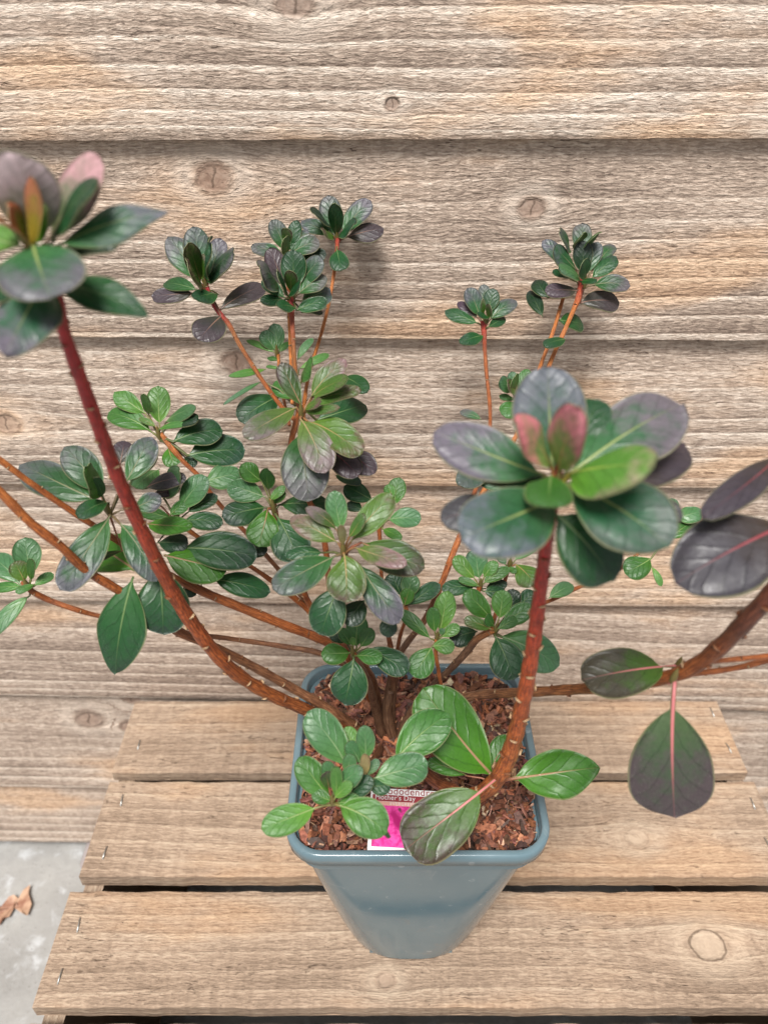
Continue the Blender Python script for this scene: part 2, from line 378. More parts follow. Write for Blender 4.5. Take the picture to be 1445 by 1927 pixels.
c = k.mix(k.math('MULTIPLY', k.rng(sc_, .56, .80), .25), c, (.30, .33, .34))
c = k.mix(k.math('MULTIPLY', k.rng(k.noise(co, 25, 5, .7), .56, .74), .5), c, (.19, .17, .15))
wsp = k.vor(co, 75); c = k.mix(k.math('MULTIPLY', k.math('MULTIPLY', k.rng(wsp, .12, .20, 1, 0), k.rng(b, .45, .6)), .35), c, (.34, .38, .40))
c = k.mix(k.math('MULTIPLY', k.rng(spk, .035, .06, 1, 0), k.rng(b, .55, .6)), c, (.05, .04, .03))
pot_m = k.done(k.bsdf(c, k.rng(a, .3, .7, .10, .22), k.bump(k.math('ADD', a, k.math('MULTIPLY', b, .15)), .15, .001), .55))
pot = tag(empty('plant_pot', (POT_CX, POT_CY, 0)), 'square blue-grey plastic plant pot with rounded corners, standing on the upturned crate', 'plant pot')
secs = []
H = RZ
def wallsec(f, off=0.0):      # f = 0 bottom, 1 top
    hx = .0535 + (.0755-.0535)*f - off; hy = .0520 + (.0712-.0520)*f - off; r = .0480 + (.019-.0480)*f**.75 - off
    return hx, hy, max(r, .008)
for z, off in ((.004, .004), (.0042, .0010), (.0045, .0), (.006, .0)): secs.append(rrect(*wallsec(z/H, off), z))
for i in range(1, 17):
    z = .006+(H-.013-.006)*i/16; secs.append(rrect(*wallsec(z/H), z))
secs.insert(0, rrect(.01, .01, .005, .004))
for z in (H-.006, H-.03, H-.06): secs.append(rrect(*wallsec(z/H, .0013), z))
link('body', loft(secs).mesh('body'), pot_m, pot, (POT_CX, POT_CY, 0))
hx, hy, r = RW, HD, .0225
R = [(hx-.006, hy-.006, r-.006, H-.0108), (hx-.0006, hy-.0006, r-.0006, H-.0108), (hx, hy, r, H-.0102), (hx+.0003, hy+.0003, r, H-.0014), (hx-.0004, hy-.0004, r, H-.0004), (hx-.0012, hy-.0012, r-.001, H+.0001),
     (hx-.0036, hy-.0036, r-.0034, H), (hx-.0042, hy-.0042, r-.004, H-.0004), (hx-.0046, hy-.0046, r-.0044, H-.0014), (hx-.0054, hy-.0054, r-.005, H-.024)]
link('rim', loft([rrect(*q) for q in R]).mesh('rim'), pot_m, pot, (POT_CX, POT_CY, H))
for sx, sy in ((-1, -1), (1, -1), (-1, 1), (1, 1)):
    mb = MB(); mb.box((POT_CX+sx*.022-.009, POT_CY+sy*.040-.006, 0.0002), (POT_CX+sx*.022+.009, POT_CY+sy*.040+.006, .0042))
    link('foot', mb.mesh('foot', False), pot_m, pot, (POT_CX+sx*.022, POT_CY+sy*.040, 0))

# ------------------------------------------------------------------ bark compost
SOILZ = H-.0075
k = NT('bark_chips'); ca = k.attr('ca').outputs['Color']; co = k.n('TexCoord').outputs['Object']
n1 = k.noise(co, 400, 3, .6)
bark_m = k.done(k.bsdf(k.mix(k.rng(n1, .3, .7), k.mix(1.0, ca, (.45, .42, .42), 'MULTIPLY'), ca), .6, k.bump(n1, .5, .0008), .35))
mb = MB()
pal = [((.20, .075, .040), 6), ((.13, .052, .032), 6), ((.27, .105, .055), 4), ((.07, .036, .026), 5), ((.30, .16, .10), 2), ((.40, .24, .16), 1.2), ((.55, .42, .30), .5), ((.17, .065, .05), 3)]
def soil_h(x, y): return SOILZ + .0035*mnoise.noise(Vector((x*45, y*45, 1))) + .0015*mnoise.noise(Vector((x*160, y*160, 4)))
IX, IY = RW-.0066, HD-.0066
for i in range(26):
    for j in range(26):
        mb.v.append((POT_CX+IX*(2*i/25-1), POT_CY+IY*(2*j/25-1), 0)); x, y, _ = mb.v[-1]; mb.v[-1] = (x, y, soil_h(x, y)-.004)
mb.f = [(i*26+j, (i+1)*26+j, (i+1)*26+j+1, i*26+j+1) for i in range(25) for j in range(25) if not ((i in (0, 1, 23, 24)) and (j in (0, 1, 23, 24)))]
mb.a['ca'] = [(.035, .02, .015, 1)]*len(mb.v)
def chip(p, L, Wd, T, col, flat=.45):
    ax = Vector((rng.gauss(0, 1), rng.gauss(0, 1), rng.gauss(0, flat))).normalized()
    up = Vector((rng.gauss(0, .5), rng.gauss(0, .5), 1)); s = ax.cross(up).normalized(); nn = s.cross(ax)
    nseg = rng.choice((2, 3)); vs = []; bend = rng.uniform(-.25, .25)*L
    for i in range(nseg+1):
        f = i/nseg; wf = Wd*(rng.uniform(.45, 1.0) if 0 < i < nseg else rng.uniform(.2, .75)); tf = T*rng.uniform(.6, 1.1)
        c_ = p+ax*(L*(f-.5))+nn*bend*(f-.5)**2*2+s*rng.uniform(-.12, .12)*Wd
        for a_, b_ in ((-1, -1), (1, -1), (1, 1), (-1, 1)): vs.append(c_+s*(a_*wf/2*rng.uniform(.8, 1.15))+nn*(b_*tf/2))
    fs = [(0, 3, 2, 1), (nseg*4, nseg*4+1, nseg*4+2, nseg*4+3)]
    for i in range(nseg):
        for t in range(4): fs.append((i*4+t, i*4+(t+1) % 4, i*4+4+(t+1) % 4, i*4+4+t))
    v = rng.uniform(.65, 1.9); c4 = (col[0]*v, col[1]*v*rng.uniform(.9, 1.1), col[2]*v*rng.uniform(.85, 1.15), 1)
    mb.add(vs, fs, {'ca': [c4]*len(vs)})
for q in range(4600):
    x = POT_CX+rng.uniform(-1, 1)*IX; y = POT_CY+rng.uniform(-1, 1)*IY
    dx, dy = abs(x-POT_CX)-(IX-.016), abs(y-POT_CY)-(IY-.016)
    if dx > 0 and dy > 0 and math.hypot(dx, dy) > .014: continue
    col = rng.choices([c_[0] for c_ in pal], [c_[1] for c_ in pal])[0]
    kind = rng.random()
    if kind < .30: L, Wd, T = rng.uniform(.007, .014), rng.uniform(.0035, .0075), rng.uniform(.001, .0022)
    elif kind < .7: L, Wd, T = rng.uniform(.004, .008), rng.uniform(.0015, .004), rng.uniform(.0007, .0016)
    else: L, Wd, T = rng.uniform(.005, .013), rng.uniform(.0005, .0011), rng.uniform(.0004, .0008)
    sc_l = min(1, (IX-abs(x-POT_CX)+.004)/.009, (IY-abs(y-POT_CY)+.004)/.009); L *= max(.4, sc_l)
    chip(Vector((x, y, soil_h(x, y)+rng.uniform(-.004, .0022))), L, Wd, T, col)
tag(link('bark_compost', mb.mesh('bark_compost', False), bark_m, None, (POT_CX, POT_CY, SOILZ)), 'red-brown chipped bark compost filling the blue-grey pot around the stems', 'compost', kind='stuff')

# ------------------------------------------------------------------ plant label
def flat_mat(name, col, rough=.35):
    k = NT(name); return k.done(k.bsdf(col, rough))
white_card = flat_mat('label_card', (.78, .78, .77)); maroon = flat_mat('label_maroon', (.30, .035, .045)); txt_dark = flat_mat('label_print', (.20, .08, .08)); peach = flat_mat('label_peach', (.78, .40, .33)); slot_m = flat_mat('slot_dark', (.03, .04, .05))
k = NT('label_blossom'); co = k.n('TexCoord').outputs['Object']
v1 = k.vor(k.n('TexCoord').outputs['Object'], 130, 'SMOOTH_F1'); v2 = k.noise(co, 330, 3, .6, .6); v3 = k.noise(co, 60, 2)
c = k.mix(k.rng(v2, .3, .7), (.62, .012, .22), (.90, .10, .42)); c = k.mix(k.rng(v1, .45, .62), c, (.42, .008, .14)); c = k.mix(k.rng(v3, .63, .67), c, (.02, .05, .015))
blossom = k.done(k.bsdf(c, .3))
lb = Vector((on_plane(775, 1596, H).x, RY0+.0066, H-.003)); lt = on_plane(778, 1487, H+.005)
EV = (lt-lb); LH = EV.length; EV.normalize(); EU = Vector((1, .0, 0)); EU = (EU-EV*EU.dot(EV)).normalized(); EN = EU.cross(EV); LWh = .0262
lab = tag(empty('plant_label', lb), 'white plant label with pink blossom picture and maroon band, tucked in at the front rim', 'plant label')
def lpanel(name, u0, u1, v0, v1, h0, h1, mat):
    mb = MB(); vs = [lb+EU*a+EV*b+EN*c_ for c_ in (h0, h1) for a, b in ((u0, v0), (u1, v0), (u1, v1), (u0, v1))]
    mb.add(vs, [(3, 2, 1, 0), (4, 5, 6, 7), (0, 1, 5, 4), (1, 2, 6, 5), (2, 3, 7, 6), (3, 0, 4, 7)])
    return link(name, mb.mesh(name, False), mat, lab, lb)
lpanel('card', -LWh, LWh, -.0025, LH, -.0003, .0003, white_card)
def lv(py):      # photo row -> distance up the card
    best = min(range(0, 400), key=lambda i: abs(proj(lb+EV*(LH*i/300))[1]-py)); return LH*best/300
lpanel('blossom_picture', -LWh+.0022, LWh-.0022, 0, lv(1519), .0003, .00042, blossom)
lpanel('peach_band', -LWh+.0012, LWh-.0022, lv(1519), lv(1511.5), .0003, .0004, peach)
lpanel('maroon_band', -LWh+.0012, LWh-.0022, lv(1511), lv(1499), .0003, .00046, maroon)
def text(body, u, v, size, mat, name='lettering', h=.0006, space=1.0):
    cu = bpy.data.curves.new(name, 'FONT'); cu.body = body; cu.size = size; cu.extrude = .00002; cu.space_character = space
    o = bpy.data.objects.new('tmp', cu); sc.collection.objects.link(o)
    dg = bpy.context.evaluated_depsgraph_get(); me = bpy.data.meshes.new_from_object(o.evaluated_get(dg)); bpy.data.objects.remove(o)
    me.name = name
    for vert in me.vertices: p = vert.co.copy(); vert.co = lb+EU*(u+p.x)+EV*(v+p.y)+EN*(h+p.z)
    return link(name, me, mat, lab, lb)
tx = -LWh+.0030
text('Rhododendron', tx, lv(1497.5), .0062, maroon, space=1.05)
text("Mother's Day", tx-.0004, lv(1508.3), .0043, white_card, space=1.05)
text('EVERGREEN', tx+.009, lv(1518), .0026, white_card, space=1.2)

# ------------------------------------------------------------------ dead leaf and stone on the floor
k = NT('dead_leaf'); co = k.n('TexCoord').outputs['Object']
n1 = k.noise(co, 60, 4, .6)
dl_m = k.done(k.bsdf(k.mix(k.rng(n1, .35, .65), (.22, .10, .06), (.42, .27, .18)), .6, k.bump(n1, .5, .002)))
def dead_leaf(pts, label):
    c_ = on_plane(sum(p[0] for p in pts)/len(pts), sum(p[1] for p in pts)/len(pts), GZ)
    ring = [on_plane(*p, GZ) for p in pts]; mb = MB(); vs = []; rings = 5
    for q in range(rings):
        f = q/rings
        for i, p in enumerate(ring):
            pp = p.lerp(c_, f); vs.append(pp+Vector((0, 0, .003+.006*mnoise.noise(pp*60)**2+.004*abs(math.sin(i*1.3))*(1-f))))
    vs.append(c_+Vector((0, 0, .004))); n = len(ring)
    fs = [(a*n+i, a*n+(i+1) % n, (a+1)*n+(i+1) % n, (a+1)*n+i) for a in range(rings-1) for i in range(n)]
    fs += [((rings-1)*n+i, (rings-1)*n+(i+1) % n, rings*n) for i in range(n)]
    mb.add(vs, fs); o = link('dead_leaf', mb.mesh('dead_leaf'), dl_m, None, c_); tag(o, label, 'dead leaf')
dead_leaf([(-30, 1706), (-5, 1722), (8, 1708), (20, 1692), (30, 1690), (38, 1694), (48, 1680), (60, 1668), (57, 1686), (63, 1706), (55, 1728), (50, 1727), (40, 1712), (33, 1702), (28, 1716), (20, 1730), (8, 1734), (2, 1744), (-20, 1738)], 'crumpled brown dead leaf lying on the grey concrete floor')
k = NT('stone'); co = k.n('TexCoord').outputs['Object']; stone_m = k.done(k.bsdf(k.mix(k.noise(co, 60, 4), (.20, .17, .165), (.34, .30, .29)), .7, k.bump(k.noise(co, 150, 3), .4, .001)))
s0 = on_plane(150, 1590, GZ); s1 = on_plane(147, 1645, GZ)
mb = loft([rrect(.055, (s0.y-s1.y)/2+.012, .008, z, cx=s1.x+.058, cy=(s0.y+s1.y)/2+.012) for z in (GZ+.001, GZ+.011)]+[rrect(.053, (s0.y-s1.y)/2+.010, .007, GZ+.013, cx=s1.x+.058, cy=(s0.y+s1.y)/2+.012)], True)
tag(link('stone_block', mb.mesh('stone_block'), stone_m, None, (s1.x+.058, s0.y, GZ)), 'grey stone block on the floor, partly hidden between the crate and the wall', 'stone')

# ------------------------------------------------------------------ leaf material
k = NT('azalea_leaf')
A_, B_, M_ = k.attr('ca'), k.attr('cb'), k.attr('cm'); uvs = k.sep(k.attr('ts').outputs['Color'])
t, s, rnd = uvs[0], uvs[1], uvs[2]; co = k.n('TexCoord').outputs['Object']
asx = k.math('ABSOLUTE', s)
nz = k.noise(co, 190, 4, .6); nz2 = k.noise(co, 620, 3, .6)
ext = B_.outputs['Alpha']
f = k.math('ADD', k.math('MULTIPLY', t, .85), k.math('MULTIPLY', k.math('POWER', asx, 3), .35))
f = k.math('ADD', f, k.math('MULTIPLY', k.math('SUBTRACT', nz, .5), .9))
lo = k.math('SUBTRACT', 1.05, ext)
f = k.rng(f, lo, k.math('ADD', lo, .55))
c = k.mix(f, A_.outputs['Color'], B_.outputs['Color'])
c = k.mix(k.math('MULTIPLY', k.rng(t, .05, .62, 1, 0), .42), c, k.mix(1.0, A_.outputs['Color'], (2.1, 1.75, .9), 'MULTIPLY'))
c = k.mix(k.rng(nz2, .35, .75, 0, .30), c, k.mix(1.0, c, (.45, .5, .45), 'MULTIPLY'))
# side veins: curved lines leaving the midrib
vph = k.math('SUBTRACT', k.math('MULTIPLY', t, 5.6), k.math('MULTIPLY', k.math('POWER', asx, .85), 2.3))
vph = k.math('ADD', vph, k.math('MULTIPLY', k.noise(k.comb(k.math('MULTIPLY', t, 4), k.math('MULTIPLY', s, 3), rnd), 1, 2), .7))
vw = k.math('ABSOLUTE', k.math('SUBTRACT', k.math('FRACT', vph), .5))
vein = k.rng(vw, .39, .5)
net = k.noise(k.comb(k.math('MULTIPLY', t, 13), k.math('MULTIPLY', s, 5), rnd), 1, 2)
rw = k.math('SUBTRACT', 1.0, k.math('MULTIPLY', t, .72)); rib = k.rng(asx, k.math('MULTIPLY', rw, .022), k.math('MULTIPLY', rw, .062), 1, 0)
c = k.mix(k.math('MULTIPLY', vein, .5), c, k.mix(1.0, c, (.5, .55, .5), 'MULTIPLY'))
c = k.mix(k.math('MULTIPLY', rib, k.rng(t, .30, .85, .85, .12)), c, M_.outputs['Color'])
# thin pale margin and short pale hairs pressed to the blade
c = k.mix(k.math('MULTIPLY', k.rng(M_.outputs['Alpha'], .93, .99), .5), c, (.34, .33, .17))
hair = k.noise(k.comb(k.math('MULTIPLY', t, 26), k.math('MULTIPLY', s, 48), k.math('MULTIPLY', rnd, 9)), 1, 1, .5, 2.0)
hair = k.math('MULTIPLY', k.rng(hair, .665, .71), k.rng(k.math('ADD', k.math('MULTIPLY', t, .6), k.math('MULTIPLY', asx, .55)), .3, .85))
c = k.mix(k.math('MULTIPLY', hair, .30), c, (.40, .42, .33))
back = k.n('NewGeometry').outputs['Backfacing']
under = k.attr('ts').outputs['Alpha']
c = k.mix(k.math('MULTIPLY', under, .65), c, (.16, .22, .10)); c = k.mix(1.0, c, (.90, .88, .90), 'MULTIPLY')
h = k.math('SUBTRACT', 1.0, k.math('MULTIPLY', k.math('POWER', k.math('MULTIPLY', vw, 2), 5), k.rng(k.noise(co, 120, 2), .3, .7, .35, 1.1))); h = k.math('SUBTRACT', h, k.math('MULTIPLY', rib, 1.1))
h = k.math('SUBTRACT', h, k.math('MULTIPLY', net, .7)); h = k.math('ADD', h, k.math('MULTIPLY', nz, .25)); h = k.math('ADD', h, k.math('MULTIPLY', hair, .2))
nrm = k.bump(h, .36, .00065)
pb = k.bsdf(c, k.rng(nz, .3, .7, .34, .50), nrm, .42)
tr = k.n('BsdfTranslucent'); k.put(tr.inputs[0], k.mix(1.0, c, (1.5, 1.9, .7), 'MULTIPLY'))
mx = k.n('MixShader'); k.put(mx.inputs[0], .16); k.t.links.new(pb, mx.inputs[1]); k.t.links.new(tr.outputs[0], mx.inputs[2])
leaf_m = k.done(mx.outputs[0])

k = NT('azalea_bark'); ca = k.attr('ca').outputs['Color']; co = k.n('TexCoord').outputs['Object']; gz = k.attr('gb').outputs['Color']; gs = k.sep(gz)
st = k.noise(k.comb(k.math('MULTIPLY', gs[0], 130), k.math('MULTIPLY', gs[1], 2.4), gs[2]), 1, 4, .65)
n1 = k.noise(co, 500, 3, .6); n2 = k.noise(co, 90, 3, .6)
c = k.mix(k.rng(st, .40, .62), k.mix(1.0, ca, (.50, .42, .38), 'MULTIPLY'), k.mix(1.0, ca, (1.2, 1.2, 1.1), 'MULTIPLY'))
c = k.mix(k.math('MULTIPLY', k.rng(n1, .62, .74), .25), c, (.50, .26, .12))
c = k.mix(k.math('MULTIPLY', k.rng(n2, .52, .66), .5), c, k.mix(1.0, c, (.5, .42, .4), 'MULTIPLY'))
bark = k.done(k.bsdf(c, .42, k.bump(k.math('ADD', k.math('MULTIPLY', st, 1.0), n1), .8, .0009), .45))

# ------------------------------------------------------------------ leaf geometry
PAL = {   # blade, tip and margin, how far the second colour reaches, midrib
 'g':  ((.040, .135, .022), (.042, .105, .035), .35, (.22, .32, .10)),
 'l':  ((.075, .200, .036), (.072, .145, .048), .35, (.28, .36, .13)),
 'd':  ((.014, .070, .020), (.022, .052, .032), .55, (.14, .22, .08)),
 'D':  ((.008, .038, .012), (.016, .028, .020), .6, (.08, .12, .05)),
 'h':  ((.056, .155, .056), (.070, .140, .078), .5, (.22, .32, .15)),
 'b':  ((.022, .085, .028), (.088, .090, .096), .72, (.22, .22, .12)),  # bronze leaf; soft grey sheen is painted into its tip colour
 'p':  ((.038, .038, .034), (.055, .040, .050), .95, (.26, .15, .11)),
 'q':  ((.036, .030, .032), (.054, .044, .050), 1.0, (.30, .06, .07)),
 'o':  ((.060, .135, .022), (.120, .068, .060), .52, (.36, .24, .10)),
 'O':  ((.040, .085, .018), (.062, .038, .034), .65, (.36, .18, .11)),
 'w':  ((.062, .115, .030), (.190, .130, .125), .72, (.36, .26, .13)),
 'y':  ((.110, .300, .035), (.330, .270, .210), .62, (.45, .55, .10)),
 'n':  ((.028, .105, .045), (.125, .124, .145), .76, (.30, .36, .12)),  # near rosettes: purple-grey tips, lightened to carry a lilac-grey sheen as colour
 'N':  ((.028, .115, .048), (.075, .112, .098), .78, (.30, .36, .12)),
 'r':  ((.150, .230, .070), (.560, .210, .240), .85, (.50, .30, .12)),
 'k':  ((.170, .230, .130), (.600, .400, .420), .90, (.42, .35, .20)),
 'x':  ((.300, .260, .040), (.500, .150, .080), .75, (.60, .40, .05)),
 'B':  ((.300, .260, .120), (.260, .160, .080), .60, (.35, .28, .14)),
 'G':  ((.046, .165, .014), (.040, .090, .020), .42, (.40, .22, .13)),
 'H':  ((.050, .095, .048), (.070, .055, .058), .90, (.60, .18, .19)),
 'K':  ((.046, .110, .018), (.052, .038, .030), .80, (.68, .20, .22)),
}
def bez(p0, p1, p2, p3, t): u = 1-t; return p0*(u*u*u)+p1*(3*u*u*t)+p2*(3*u*t*t)+p3*(t*t*t)
def add_leaf(mb, B, T, W, N, pal, arch=.12, fold=.18, pet=.10, seed=0.0, blunt=1.38, nt_=20, ns=8, twist=0.0, via=None, point=0.0):
    D = (T-B); L = D.length; Dn = D/L; N = (N-Dn*N.dot(Dn)).normalized(); S0 = Dn.cross(N).normalized()
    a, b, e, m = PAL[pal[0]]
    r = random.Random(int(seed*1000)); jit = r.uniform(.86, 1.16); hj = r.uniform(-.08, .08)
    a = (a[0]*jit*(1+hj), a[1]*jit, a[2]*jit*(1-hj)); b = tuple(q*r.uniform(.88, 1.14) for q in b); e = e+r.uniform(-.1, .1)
    side = 0; wavea = r.uniform(.01, .06); pt_ = max(point, r.uniform(.0, .25)); pt_ = .04 if pal in 'HK' else pt_; wp = r.uniform(0, 6.28)
    lat = r.uniform(-.07, .07)*L; p1 = B+D*.30+N*(arch*L*1.25)+S0*lat; p2 = B+D*.74+N*(arch*L*1.2)+S0*(lat*.6)
    if via is not None: p1 = via
    T_ = .00022
    ctr = []
    for i in range(nt_+1):
        t = i/nt_; t = pet*.0 + t
        ctr.append(bez(B, p1, p2, T, t))
    rows = []
    for i in range(nt_+1):
        t = i/nt_; c_ = ctr[i]; tan = (ctr[min(i+1, nt_)]-ctr[max(i-1, 0)]).normalized()
        Sd = (S0-tan*S0.dot(tan)).normalized(); Nn = Sd.cross(tan).normalized()
        if Nn.dot(N) < 0: Nn = -Nn
        if twist: an = twist*t; Sd, Nn = Sd*math.cos(an)+Nn*math.sin(an), Nn*math.cos(an)-Sd*math.sin(an)
        tb = max(0, (t-pet)/(1-pet)); sh = (tb**blunt) if tb > 0 else 0
        wd = math.sqrt(max(0, 1-abs(2*sh-1)**(2.8 if pal in 'HK' else 2.15))); wd = wd*(1-(.38 if pal in 'HK' else .34)*(1-tb)**(3 if pal in 'HK' else 3.2))*(1-pt_*max(0, (tb-.45)/.55)**1.3)
        wd = max(wd, (.055 if t < .5 else .0))
        if i == nt_: wd = .015
        row = []
        for j in range(ns+1):
            s = -1+2*j/ns; aw = abs(s)
            hgt = fold*(aw**1.25)*W*.5*wd*(1-.35*t) - .09*W*wd*(aw**4) + wavea*W*math.sin(t*9+wp+s*2)*aw
            sc2 = s*wd*W*.5*(1-.10*fold) + side*W*wd
            row.append((c_+Sd*sc2+Nn*hgt, Nn, t, s*min(1, wd), aw))
        rows.append(row)
    vs = []; ts = []; cms = []
    for lay, off in ((0, T_), (1, -T_)):
        for row in rows:
            for (p, nn, t, s, aw) in row: vs.append(p+nn*off); ts.append((t, s, seed % 7.3, float(lay))); cms.append((*m, aw))
    nr, nc = nt_+1, ns+1; fs = []
    for i in range(nt_):
        for j in range(ns):
            q = (i*nc+j, i*nc+j+1, (i+1)*nc+j+1, (i+1)*nc+j); fs.append(q[::-1]); o = nr*nc; fs.append(tuple(x+o for x in q))
    o = nr*nc
    loop = [i*nc for i in range(nr)]+[(nr-1)*nc+j for j in range(1, nc)]+[i*nc+nc-1 for i in range(nr-2, -1, -1)]+[j for j in range(nc-2, 0, -1)]
    for x in range(len(loop)):
        y = (x+1) % len(loop); fs.append((loop[x], loop[y], loop[y]+o, loop[x]+o))
    n = len(vs)
    mb.add(vs, fs, {'ca': [(*a, 1)]*n, 'cb': [(*b, e)]*n, 'cm': cms, 'ts': ts})

CROP = {1: (0, 260, 4.25), 2: (270, 350, 3.141), 3: (820, 400, 3.803), 4: (800, 680, 2.779), 5: (0, 700, 3.38), 6: (400, 640, 4.25), 7: (170, 700, 3.38),
        8: (480, 880, 4.25), 9: (740, 900, 4.25), 10: (1070, 820, 3.853), 11: (1070, 1130, 3.853), 12: (480, 1230, 4.25), 13: (740, 1230, 3.6125), 0: (0, 0, 1)}
